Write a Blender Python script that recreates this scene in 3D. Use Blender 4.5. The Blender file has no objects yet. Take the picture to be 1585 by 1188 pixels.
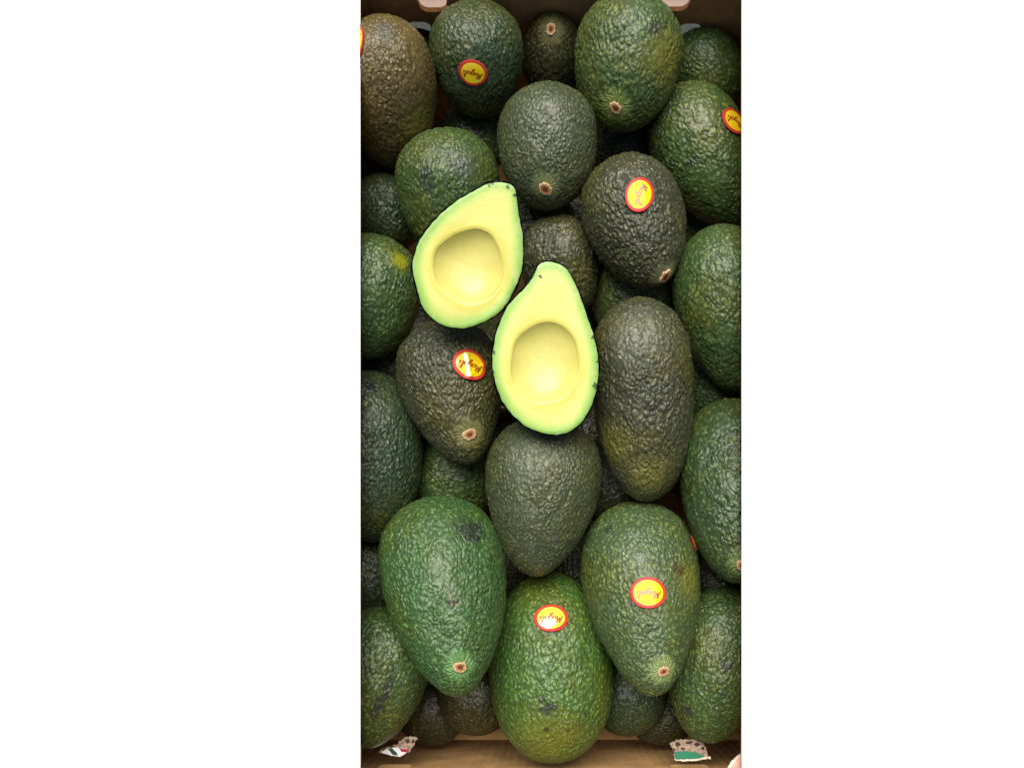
import bpy, bmesh, math, random
import numpy as np
from math import pi, sin, cos, radians
from mathutils import Vector, Matrix
from mathutils.bvhtree import BVHTree

S = bpy.context.scene
COL = S.collection

# ------------------------------------------------------------ camera, world, light, exposure
CAM_H, FPX = 0.745, 1473.0
cam = bpy.data.cameras.new('camera')
cam.sensor_width = 36.0
cam.lens = FPX / 1585 * 36
cam.shift_x = -60.5 / 1585
cam.shift_y = 306.0 / 1585
cam.clip_start = 0.02
cam.clip_end = 100
co = bpy.data.objects.new('camera', cam)
COL.objects.link(co)
co.location = (0, 0, CAM_H)
S.camera = co

SUN_EL, SUN_AZ = 66, 8            # elevation; azimuth measured from +y towards -x (light comes from the far left)
w = bpy.data.worlds.new('World')
S.world = w
w.use_nodes = True
nt = w.node_tree
bg = nt.nodes['Background']
sky = nt.nodes.new('ShaderNodeTexSky')
sky.sky_type = 'NISHITA'
sky.sun_disc = False
sky.sun_elevation = radians(SUN_EL)
sky.sun_rotation = radians(-SUN_AZ)
sky.dust_density = 4
sky.ozone_density = 1
nt.links.new(sky.outputs[0], bg.inputs[0])
bg.inputs[1].default_value = 0.055
ld = bpy.data.lights.new('sun', 'SUN')
ld.energy = 3.4
ld.angle = radians(48)
ld.color = (1.0, 0.96, 0.86)
lo = bpy.data.objects.new('sun', ld)
COL.objects.link(lo)
el, az = radians(SUN_EL), radians(SUN_AZ)
dirv = Vector((-sin(az) * cos(el), cos(az) * cos(el), sin(el)))
lo.rotation_euler = dirv.to_track_quat('Z', 'Y').to_euler()
lo.location = dirv * 3
S.view_settings.view_transform = 'Standard'
S.view_settings.look = 'None'
S.view_settings.gamma = 1
S.view_settings.exposure = 0.52

# ------------------------------------------------------------ measured places (metres; local frame of each fruit: z runs to the stem end)
FRUIT = {
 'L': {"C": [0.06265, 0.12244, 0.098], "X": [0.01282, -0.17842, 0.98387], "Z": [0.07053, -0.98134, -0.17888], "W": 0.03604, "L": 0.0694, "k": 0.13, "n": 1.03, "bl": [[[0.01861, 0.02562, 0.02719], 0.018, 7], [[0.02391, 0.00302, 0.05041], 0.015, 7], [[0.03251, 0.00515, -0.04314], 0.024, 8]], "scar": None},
 'Q': {"C": [-0.0674, 0.12988, 0.088], "X": [-0.03743, 0.16755, 0.98515], "Z": [0.21476, -0.96146, 0.17168], "W": 0.03793, "L": 0.05263, "k": 0.27, "n": 0.05, "st": [[0.03293, -0.01678, -0.00374], [0.0604, 0.9361, -0.3465], 0.98], "scar": [0.01885, -0.00612, 0.03823]},
 'G': {"C": [-0.00223, 0.29585, 0.095], "X": [-0.00077, -0.043, 0.99907], "Z": [-0.01793, -0.99891, -0.04301], "W": 0.03531, "L": 0.04177, "k": 0.12, "n": 0, "scar": [0.0186, 0.00117, 0.03447]},
 'D': {"C": [0.05154, 0.35089, 0.098], "X": [-0.01408, -0.11617, 0.99313], "Z": [-0.11953, -0.98591, -0.11702], "W": 0.03814, "L": 0.04372, "k": 0.16, "n": 0, "bl": [[[0.03494, -0.01512, -0.01126], 0.0065, 1], [[0.03115, -0.02117, -0.0152], 0.003, 1], [[0.02615, -0.02615, 0.0031], 0.02, 7]], "scar": [0.01924, 0.0043, 0.03569]},
 'H': {"C": [0.05786, 0.24485, 0.095], "X": [-0.02474, 0.07155, 0.99713], "Z": [0.32588, -0.94238, 0.07571], "W": 0.03581, "L": 0.04715, "k": 0.16, "n": 0, "st": [[0.03545, -0.00111, -0.0026], [-0.0604, 0.6029, 0.7956], 0.92], "scar": [0.00746, -0.00473, 0.04526]},
 'S': {"C": [-0.0711, -0.00958, 0.1], "X": [-0.06808, 0.36545, 0.92834], "Z": [0.17002, -0.91264, 0.37174], "W": 0.04446, "L": 0.07236, "k": 0.3, "n": 0.02, "bl": [[[0.03658, -0.02486, -0.02835], 0.012, 1], [[0.03191, -0.02997, -0.0325], 0.007, 1], [[0.03335, -0.0294, -0.02301], 0.006, 1], [[0.03656, -0.00817, 0.01974], 0.005, 2]], "scar": [0.0193, -0.00496, 0.05773]},
 'U': {"C": [0.06401, -0.01144, 0.082], "X": [-0.03245, 0.39804, 0.9168], "Z": [0.07449, -0.91377, 0.39936], "W": 0.04306, "L": 0.07224, "k": 0.3, "n": 0.03, "st": [[0.03838, 0.0, 0.01192], [0.0463, 0.9933, -0.1063], 1.0], "st2": [[0.01689, -0.03903, -0.03142], [0.3976, 0.0931, -0.9128], 0.5], "bl": [[[0.03555, 0.02102, -0.0384], 0.0045, 1], [[0.03449, -0.02344, -0.00513], 0.006, 2], [[0.0309, 0.00292, 0.03345], 0.003, 1], [[0.02586, -0.03126, 0.00171], 0.016, 7]], "scar": [0.01675, -0.00603, 0.05962]},
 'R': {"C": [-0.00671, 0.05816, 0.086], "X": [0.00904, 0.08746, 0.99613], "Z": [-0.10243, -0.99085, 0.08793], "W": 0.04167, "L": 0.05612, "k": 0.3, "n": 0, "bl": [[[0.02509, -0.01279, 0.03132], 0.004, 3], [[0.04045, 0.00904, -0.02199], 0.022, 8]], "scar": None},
 'T': {"C": [-1e-05, -0.06209, 0.05], "X": [-0.00313, 0.08888, 0.99604], "Z": [-0.03504, 0.99542, -0.08893], "W": 0.04668, "L": 0.07078, "k": 0.03, "n": 0, "st": [[0.04138, 0.0013, 0.03377], [0.0031, -0.9994, 0.035], 0.98], "bl": [[[0.0447, -0.00708, -0.02251], 0.0045, 1], [[0.04379, -0.00414, -0.02876], 0.006, 1], [[0.04423, 0.0, -0.02773], 0.005, 1], [[0.04293, -0.0096, -0.02876], 0.003, 1], [[0.03523, 0.02394, -0.03377], 0.003, 1], [[0.03863, -0.00488, -0.04313], 0.0025, 1], [[0.03344, -0.00316, -0.05218], 0.028, 7], [[0.03697, 0.01074, -0.04401], 0.003, 2]], "scar": None},
 'B': {"C": [-0.05094, 0.35822, 0.09], "X": [0.04001, -0.75183, 0.65815], "Z": [0.03497, -0.65722, -0.75289], "W": 0.03304, "L": 0.03822, "k": 0.16, "n": 0, "st": [[0.03287, 0.00207, -0.00451], [-0.3187, 0.906, -0.2786], 0.8], "scar": None},
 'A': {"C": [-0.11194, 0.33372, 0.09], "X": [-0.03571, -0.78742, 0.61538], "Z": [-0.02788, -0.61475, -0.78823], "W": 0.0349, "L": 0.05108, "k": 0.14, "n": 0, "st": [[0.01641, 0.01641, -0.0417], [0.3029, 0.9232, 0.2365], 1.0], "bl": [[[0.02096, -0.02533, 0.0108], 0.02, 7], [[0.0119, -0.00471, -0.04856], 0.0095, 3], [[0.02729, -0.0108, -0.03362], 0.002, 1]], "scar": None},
 'I': {"C": [0.11157, 0.30558, 0.06], "X": [0.09962, -0.14882, 0.98383], "Z": [0.54731, -0.81755, -0.17908], "W": 0.03572, "L": 0.05438, "k": 0.12, "n": 0, "st": [[0.03072, -0.01817, -0.00642], [-0.124, 0.7218, -0.681], 0.84], "bl": [[[0.02795, 0.02168, -0.00043], 0.005, 1]], "scar": None},
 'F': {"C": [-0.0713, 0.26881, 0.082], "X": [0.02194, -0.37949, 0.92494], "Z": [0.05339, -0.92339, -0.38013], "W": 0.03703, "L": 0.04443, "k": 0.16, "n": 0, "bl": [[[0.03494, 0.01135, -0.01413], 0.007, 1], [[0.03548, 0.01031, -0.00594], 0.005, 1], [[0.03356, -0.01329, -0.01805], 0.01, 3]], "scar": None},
 'J': {"C": [0.12424, 0.19017, 0.078], "X": [0.05208, -0.22305, 0.97342], "Z": [0.22132, -0.94792, -0.22905], "W": 0.03774, "L": 0.05837, "k": 0.16, "n": 0.02, "scar": None},
 'K': {"C": [0.12658, 0.06348, 0.086], "X": [-0.00265, 0.2927, 0.9562], "Z": [0.00867, -0.95616, 0.29271], "W": 0.03879, "L": 0.0683, "k": 0.17, "n": 0.02, "scar": [0.01581, 0.00099, 0.06028]},
 'P': {"C": [-0.12948, 0.08917, 0.064], "X": [0.00122, -0.04629, 0.99893], "Z": [0.02628, -0.99858, -0.0463], "W": 0.03903, "L": 0.06228, "k": 0.12, "n": 0, "bl": [[[0.02859, -0.00929, -0.04524], 0.005, 4], [[0.02863, -0.00546, -0.04657], 0.004, 4]], "scar": None},
 'O': {"C": [-0.12532, 0.19706, 0.084], "X": [-0.05527, -0.23261, 0.971], "Z": [-0.22447, -0.9447, -0.23908], "W": 0.03485, "L": 0.04337, "k": 0.1, "n": 0, "bl": [[[0.0197, -0.02098, -0.02854], 0.008, 5]], "scar": None},
 'V': {"C": [0.12081, -0.06004, 0.056], "X": [0.0098, 0.0525, 0.99857], "Z": [-0.18327, -0.98161, 0.0534], "W": 0.03769, "L": 0.0583, "k": 0.12, "n": 0, "bl": [[[0.03737, 0.00117, -0.00138], 0.006, 1], [[0.01977, 0.01977, 0.03625], 0.006, 1]], "scar": None},
 'W': {"C": [-0.1236, -0.06783, 0.066], "X": [0.02189, 0.12652, 0.99172], "Z": [-0.16907, -0.9772, 0.1284], "W": 0.03786, "L": 0.05157, "k": 0.24, "n": 0, "bl": [[[0.03341, -0.01702, -0.0069], 0.0035, 1], [[0.03346, -0.01575, -0.00285], 0.004, 1], [[0.03346, -0.01448, 0.00041], 0.0045, 1], [[0.03276, -0.01418, 0.00447], 0.004, 1], [[0.03251, -0.01287, 0.00771], 0.0045, 1], [[0.03154, -0.01249, 0.0117], 0.004, 1], [[0.031, -0.01116, 0.01485], 0.0045, 1], [[0.02978, -0.00968, 0.01945], 0.0055, 1], [[0.02828, -0.00822, 0.02388], 0.006, 1]], "scar": None},
 'M': {"C": [0.00698, 0.22524, 0.063], "X": [0.05975, -0.30056, 0.95189], "Z": [0.1856, -0.93362, -0.30644], "W": 0.02947, "L": 0.03786, "k": 0.12, "n": 0, "scar": None},
 'E': {"C": [0.11477, 0.37513, 0.046], "X": [0.1886, -0.2444, 0.95116], "Z": [0.58109, -0.75302, -0.30871], "W": 0.02719, "L": 0.03194, "k": 0.05, "n": 0, "scar": None},
 'C': {"C": [0.00093, 0.37905, 0.06], "X": [0.0025, -0.89847, 0.43903], "Z": [-0.00122, 0.43903, 0.89847], "W": 0.02335, "L": 0.03133, "k": 0.08, "n": 0, "scar": [0.01157, -0.00109, 0.02692]},
 'N': {"C": [-0.11986, 0.27098, 0.046], "X": [-0.02267, -0.35106, 0.93608], "Z": [-0.06032, -0.93413, -0.35179], "W": 0.02896, "L": 0.02838, "k": 0.05, "n": 0, "scar": None},
 'AA': {"C": [-0.07236, 0.08064, 0.023], "X": [0.09849, 0.00109, 0.99514], "Z": [0.99508, 0.011, -0.09849], "W": 0.03653, "L": 0.0358, "k": 0.05, "n": 0, "scar": None},
 'BB': {"C": [-0.05686, 0.33018, 0.034], "X": [0.06558, 0.002, 0.99785], "Z": [0.99738, 0.03047, -0.06561], "W": 0.02715, "L": 0.0266, "k": 0.05, "n": 0, "scar": None},
 'CC': {"C": [0.05634, 0.32582, 0.022], "X": [-0.06458, 0.00189, 0.99791], "Z": [0.99749, -0.02912, 0.06461], "W": 0.03134, "L": 0.03072, "k": 0.05, "n": 0, "scar": None},
 'DD': {"C": [0.12459, 0.27465, 0.001], "X": [0.07393, -0.29296, 0.95326], "Z": [0.23324, -0.92429, -0.30215], "W": 0.02853, "L": 0.03592, "k": 0.05, "n": 0, "scar": None},
 'EE': {"C": [0.06338, 0.21366, 0.036], "X": [-0.08163, 0.00202, 0.99666], "Z": [0.99636, -0.02461, 0.08165], "W": 0.03595, "L": 0.03523, "k": 0.05, "n": 0, "scar": None},
 'FF': {"C": [0.12562, 0.14876, 0.018], "X": [-0.16343, 0.00555, 0.98654], "Z": [0.98597, -0.03346, 0.16353], "W": 0.03192, "L": 0.03128, "k": 0.05, "n": 0, "scar": None},
 'GG': {"C": [-0.12431, 0.15967, 0.02], "X": [0.16118, 0.00581, 0.98691], "Z": [0.98627, 0.03552, -0.16128], "W": 0.02979, "L": 0.02919, "k": 0.05, "n": 0, "scar": None},
 'Z': {"C": [-0.13528, 0.00337, 0.027], "X": [0.00603, -0.03558, 0.99935], "Z": [0.16697, -0.9853, -0.03609], "W": 0.02971, "L": 0.03652, "k": 0.05, "n": 0, "scar": None},
 'X': {"C": [-0.05773, -0.08635, 0.004], "X": [-0.00104, 0.11505, 0.99336], "Z": [0.00896, -0.99332, 0.11505], "W": 0.03311, "L": 0.03396, "k": 0.05, "n": 0, "scar": None},
 'Y': {"C": [0.05957, -0.08509, 0.006], "X": [0.00105, 0.11365, 0.99352], "Z": [-0.00916, -0.99348, 0.11366], "W": 0.03301, "L": 0.03586, "k": 0.05, "n": 0, "scar": None},
 'f0': {"C": [-0.01367, 0.26866, 0.024], "X": [0.01664, 0.0001, 0.99986], "Z": [0.99984, 0.0062, -0.01664], "W": 0.03211, "L": 0.03424, "k": 0.05, "n": 0, "scar": None},
 'f1': {"C": [0.05016, 0.20674, -0.018], "X": [0.0901, -0.19256, 0.97714], "Z": [0.41411, -0.88505, -0.21259], "W": 0.03573, "L": 0.03534, "k": 0.05, "n": 0, "scar": None},
 'f2': {"C": [0.04466, 0.07529, 0.028], "X": [-0.08217, -0.08452, 0.99303], "Z": [-0.6922, -0.71202, -0.11788], "W": 0.03405, "L": 0.03381, "k": 0.05, "n": 0, "scar": None},
 'f3': {"C": [-0.10233, 0.19124, -0.018], "X": [0.19251, -0.06549, 0.97911], "Z": [0.92694, -0.31532, -0.20335], "W": 0.0356, "L": 0.03541, "k": 0.05, "n": 0, "scar": None},
 'f4': {"C": [0.02387, 0.01014, -0.004], "X": [0.00044, -0.0124, 0.99992], "Z": [0.0353, -0.9993, -0.0124], "W": 0.03558, "L": 0.03556, "k": 0.05, "n": 0, "scar": None},
 'f5': {"C": [0.1275, -0.00253, -0.002], "X": [-0.1358, -0.06523, 0.98859], "Z": [-0.89112, -0.42803, -0.15066], "W": 0.03536, "L": 0.03506, "k": 0.05, "n": 0, "scar": None},
 'f6': {"C": [-0.03258, 0.01031, -0.018], "X": [0.03024, -0.02727, 0.99917], "Z": [0.74202, -0.66914, -0.04072], "W": 0.03627, "L": 0.0362, "k": 0.05, "n": 0, "scar": None},
 'f7': {"C": [-0.09567, -0.10137, -0.018], "X": [0.05123, 0.15502, 0.98658], "Z": [-0.30955, -0.93676, 0.16327], "W": 0.03101, "L": 0.03065, "k": 0.05, "n": 0, "scar": None},
 'f8': {"C": [0.08739, -0.10137, -0.018], "X": [-0.10204, -0.00862, 0.99474], "Z": [-0.99121, -0.08374, -0.1024], "W": 0.03078, "L": 0.0309, "k": 0.05, "n": 0, "scar": None},
 'f9': {"C": [-0.13727, 0.321, 0.016], "X": [0.20141, -0.38074, 0.90248], "Z": [0.422, -0.79774, -0.43073], "W": 0.03455, "L": 0.03386, "k": 0.05, "n": 0, "scar": None},
 'f13': {"C": [0.01909, 0.28689, -0.018], "X": [-0.16421, -0.07881, 0.98327], "Z": [-0.88648, -0.42542, -0.18214], "W": 0.03453, "L": 0.03548, "k": 0.05, "n": 0, "scar": None},
 'f14': {"C": [-0.10318, 0.40689, 0.03], "X": [0.32746, -0.18598, 0.92638], "Z": [0.80553, -0.4575, -0.37659], "W": 0.03193, "L": 0.03129, "k": 0.05, "n": 0, "scar": None},
 'f15': {"C": [0.10696, 0.10337, -0.018], "X": [-0.03962, -0.15835, 0.98659], "Z": [-0.23949, -0.95708, -0.16323], "W": 0.03606, "L": 0.03573, "k": 0.05, "n": 0, "scar": None},
 'f18': {"C": [-0.03296, 0.16468, 0.03], "X": [-0.09305, -0.12114, 0.98826], "Z": [-0.60202, -0.78373, -0.15276], "W": 0.03345, "L": 0.03352, "k": 0.05, "n": 0, "scar": None},
 'f19': {"C": [-0.03514, 0.10335, -0.018], "X": [0.07229, -0.016, 0.99726], "Z": [0.97368, -0.21555, -0.07404], "W": 0.036, "L": 0.03613, "k": 0.05, "n": 0, "scar": None},
 'f20': {"C": [0.03979, 0.10853, -0.018], "X": [0.02369, -0.12698, 0.99162], "Z": [0.18186, -0.9748, -0.12917], "W": 0.03612, "L": 0.03592, "k": 0.05, "n": 0, "scar": None},
}
HALVES = {
 'H1': {"bl": [[[-0.03798, 0.24214, 0.16221], 0.0012, 6], [[-0.03598, 0.24398, 0.16253], 0.0014, 6], [[-0.02654, 0.24206, 0.16145], 0.0012, 6], [[-0.02224, 0.23711, 0.15996], 0.0013, 6]], "pit": [[-0.04473, 0.21805, 0.15674], [-0.03683, 0.21419, 0.15528], [-0.03138, 0.20397, 0.15241], [-0.03074, 0.19092, 0.14917], [-0.03735, 0.18064, 0.14707], [-0.04754, 0.17553, 0.14648], [-0.05761, 0.17649, 0.14737], [-0.06869, 0.18345, 0.14979], [-0.07355, 0.19532, 0.15302], [-0.07085, 0.20574, 0.1554], [-0.06271, 0.2129, 0.15663], [-0.05229, 0.21716, 0.157]], "D": 0.03, "C": [-0.05193, 0.19686, 0.152], "n": [0.06276, -0.23792, 0.96926], "P": [[-0.04667, 0.24049, 0.16237], [-0.03676, 0.24468, 0.16275], [-0.02691, 0.24492, 0.16218], [-0.02219, 0.24252, 0.16128], [-0.02104, 0.23823, 0.16015], [-0.01915, 0.22739, 0.15737], [-0.01686, 0.21278, 0.15364], [-0.01697, 0.19793, 0.15], [-0.02151, 0.1847, 0.14705], [-0.02976, 0.17205, 0.14447], [-0.04208, 0.16343, 0.14316], [-0.05761, 0.15935, 0.14316], [-0.07052, 0.16182, 0.1446], [-0.08034, 0.17041, 0.14735], [-0.08544, 0.18539, 0.15135], [-0.08657, 0.1984, 0.15462], [-0.08176, 0.21139, 0.1575], [-0.0707, 0.2244, 0.15997], [-0.05863, 0.23372, 0.16148]]},
 'H2': {"bl": [[[0.02633, 0.15309, 0.14843], 0.0013, 6], [[0.02929, 0.13829, 0.14587], 0.0012, 6], [[0.02818, 0.12376, 0.14338], 0.002, 6], [[-0.03612, 0.14409, 0.14714], 0.0012, 6], [[-0.03665, 0.13236, 0.14512], 0.0012, 6], [[-0.00681, 0.18913, 0.15476], 0.0012, 6]], "pit": [[-0.00162, 0.16235, 0.15014], [0.00808, 0.15927, 0.14957], [0.0154, 0.14997, 0.14794], [0.0175, 0.13593, 0.14552], [0.01388, 0.12493, 0.14364], [0.00532, 0.11662, 0.14224], [-0.00737, 0.11463, 0.14195], [-0.01759, 0.11819, 0.14261], [-0.02407, 0.12647, 0.14406], [-0.02521, 0.13746, 0.14595], [-0.02188, 0.1511, 0.14828], [-0.01293, 0.15925, 0.14965]], "D": 0.031, "C": [-0.00325, 0.13826, 0.146], "n": [0.00399, -0.1695, 0.98552], "P": [[-0.006, 0.19785, 0.15626], [-0.0004, 0.19861, 0.15637], [0.006, 0.19711, 0.15608], [0.01161, 0.19219, 0.15521], [0.01809, 0.17888, 0.1529], [0.02505, 0.1616, 0.1499], [0.02963, 0.1461, 0.14721], [0.03057, 0.13045, 0.14452], [0.02744, 0.11466, 0.14182], [0.02137, 0.10272, 0.13979], [0.01112, 0.09471, 0.13845], [-0.00124, 0.0931, 0.13822], [-0.01563, 0.0979, 0.13911], [-0.02788, 0.10866, 0.14101], [-0.03512, 0.12252, 0.14342], [-0.03781, 0.13823, 0.14613], [-0.03562, 0.1538, 0.1488], [-0.02942, 0.16924, 0.15143], [-0.02211, 0.17845, 0.15299], [-0.01525, 0.18456, 0.15401], [-0.01081, 0.19065, 0.15504], [-0.0088, 0.19557, 0.15588]]},
}


# ------------------------------------------------------------ node helpers
class NT:
    def __init__(self, name, rough=.5, spec=.5):
        self.m = bpy.data.materials.new(name)
        self.m.use_nodes = True
        self.t = self.m.node_tree
        self.b = self.t.nodes['Principled BSDF']
        self.b.inputs['Roughness'].default_value = rough
        self.b.inputs['Specular IOR Level'].default_value = spec
        self.out = self.t.nodes['Material Output']
    def n(self, typ, **kw):
        x = self.t.nodes.new(typ)
        for k, v in kw.items():
            setattr(x, k, v)
        return x
    def l(self, a, b):
        self.t.links.new(a, b)
    def put(self, sock, v):
        if isinstance(v, (int, float)):
            sock.default_value = v
        elif isinstance(v, (tuple, list)):
            sock.default_value = tuple(v) + ((1,) if len(v) == 3 and sock.type == 'RGBA' else ())
        else:
            self.l(v, sock)
    def math(self, op, a, b=0.0, c=0.0, clamp=False):
        x = self.n('ShaderNodeMath', operation=op, use_clamp=clamp)
        for i, v in enumerate((a, b, c)):
            self.put(x.inputs[i], v)
        return x.outputs[0]
    def vmath(self, op, a, b=(0, 0, 0)):
        x = self.n('ShaderNodeVectorMath', operation=op)
        self.put(x.inputs[0], a)
        self.put(x.inputs[1], b)
        return x.outputs['Value'] if op in ('LENGTH', 'DISTANCE', 'DOT_PRODUCT') else x.outputs[0]
    def scale(self, v, s):
        x = self.n('ShaderNodeVectorMath', operation='SCALE')
        self.put(x.inputs[0], v)
        self.put(x.inputs['Scale'], s)
        return x.outputs[0]
    def noise(self, v, sc, det=2.0, rough=.5, dist=0.0, color=False):
        x = self.n('ShaderNodeTexNoise')
        self.put(x.inputs['Vector'], v)
        x.inputs['Scale'].default_value = sc
        x.inputs['Detail'].default_value = det
        x.inputs['Roughness'].default_value = rough
        x.inputs['Distortion'].default_value = dist
        return x.outputs['Color' if color else 'Fac']
    def vor(self, v, sc, feature='F1', smooth=.4, out='Distance'):
        x = self.n('ShaderNodeTexVoronoi', feature=feature)
        self.put(x.inputs['Vector'], v)
        x.inputs['Scale'].default_value = sc
        if feature == 'SMOOTH_F1':
            x.inputs['Smoothness'].default_value = smooth
        return x.outputs[out]
    def step(self, v, lo, hi):
        x = self.n('ShaderNodeMapRange', interpolation_type='SMOOTHSTEP')
        self.put(x.inputs['Value'], v)
        x.inputs['From Min'].default_value = lo
        x.inputs['From Max'].default_value = hi
        return x.outputs[0]
    def mix(self, f, a, b, mode='MIX'):
        x = self.n('ShaderNodeMix', data_type='RGBA', blend_type=mode)
        self.put(x.inputs[0], f)
        self.put(x.inputs[6], a)
        self.put(x.inputs[7], b)
        return x.outputs[2]
    def ramp(self, v, stops):
        x = self.n('ShaderNodeValToRGB')
        e = x.color_ramp.elements
        while len(e) < len(stops):
            e.new(.5)
        for q, (p, c) in zip(e, stops):
            q.position = p
            q.color = tuple(c) + (1,)
        self.put(x.inputs[0], v)
        return x.outputs[0]
    def coords(self):
        return self.n('ShaderNodeTexCoord').outputs['Object']
    def bump(self, h, dist, strength=1.0):
        x = self.n('ShaderNodeBump')
        x.inputs['Strength'].default_value = strength
        x.inputs['Distance'].default_value = dist
        self.put(x.inputs['Height'], h)
        self.l(x.outputs[0], self.b.inputs['Normal'])
        return x

# avocado skins: valley colour, ridge colour, second tint, speck strength, relief in mm, pebble scale
PAL = {
 'fresh':  ((0.030, 0.056, 0.019), (0.140, 0.205, 0.068), (0.160, 0.200, 0.036), .80, 1.10, 350),
 'bright': ((0.036, 0.088, 0.025), (0.140, 0.285, 0.098), (0.160, 0.255, 0.045), .42, 1.03, 386),
 'vivid':  ((0.045, 0.100, 0.019), (0.180, 0.335, 0.075), (0.235, 0.300, 0.036), .38, 0.92, 361),
 'green':  ((0.036, 0.070, 0.019), (0.175, 0.255, 0.072), (0.205, 0.235, 0.042), .40, 0.92, 378),
 'sage':   ((0.052, 0.087, 0.033), (0.211, 0.286, 0.099), (0.217, 0.270, 0.048), .55, 0.86, 386),
 'deep':   ((0.026, 0.047, 0.021), (0.128, 0.172, 0.075), (0.150, 0.168, 0.038), .30, 0.92, 403),
 'grey':   ((0.049, 0.060, 0.029), (0.178, 0.222, 0.100), (0.190, 0.208, 0.062), .25, 0.80, 436),
 'brown':  ((0.038, 0.042, 0.021), (0.162, 0.177, 0.081), (0.193, 0.180, 0.045), .45, 1.09, 394),
 'olive':  ((0.081, 0.061, 0.021), (0.286, 0.225, 0.090), (0.330, 0.225, 0.036), .25, 0.86, 403),
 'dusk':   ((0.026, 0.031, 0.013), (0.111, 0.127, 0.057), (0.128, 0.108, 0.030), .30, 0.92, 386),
}
MARK = {1: (.020, .021, .020), 2: (.050, .022, .014), 3: (.075, .080, .070), 4: (.012, .012, .020), 5: (.250, .250, .006), 7: (.170, .160, .018), 8: (.150, .175, .120), 6: (.060, .110, .030)}  # pale grey-green entry: waxy bloom, partly a highlight painted into the skin

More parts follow.
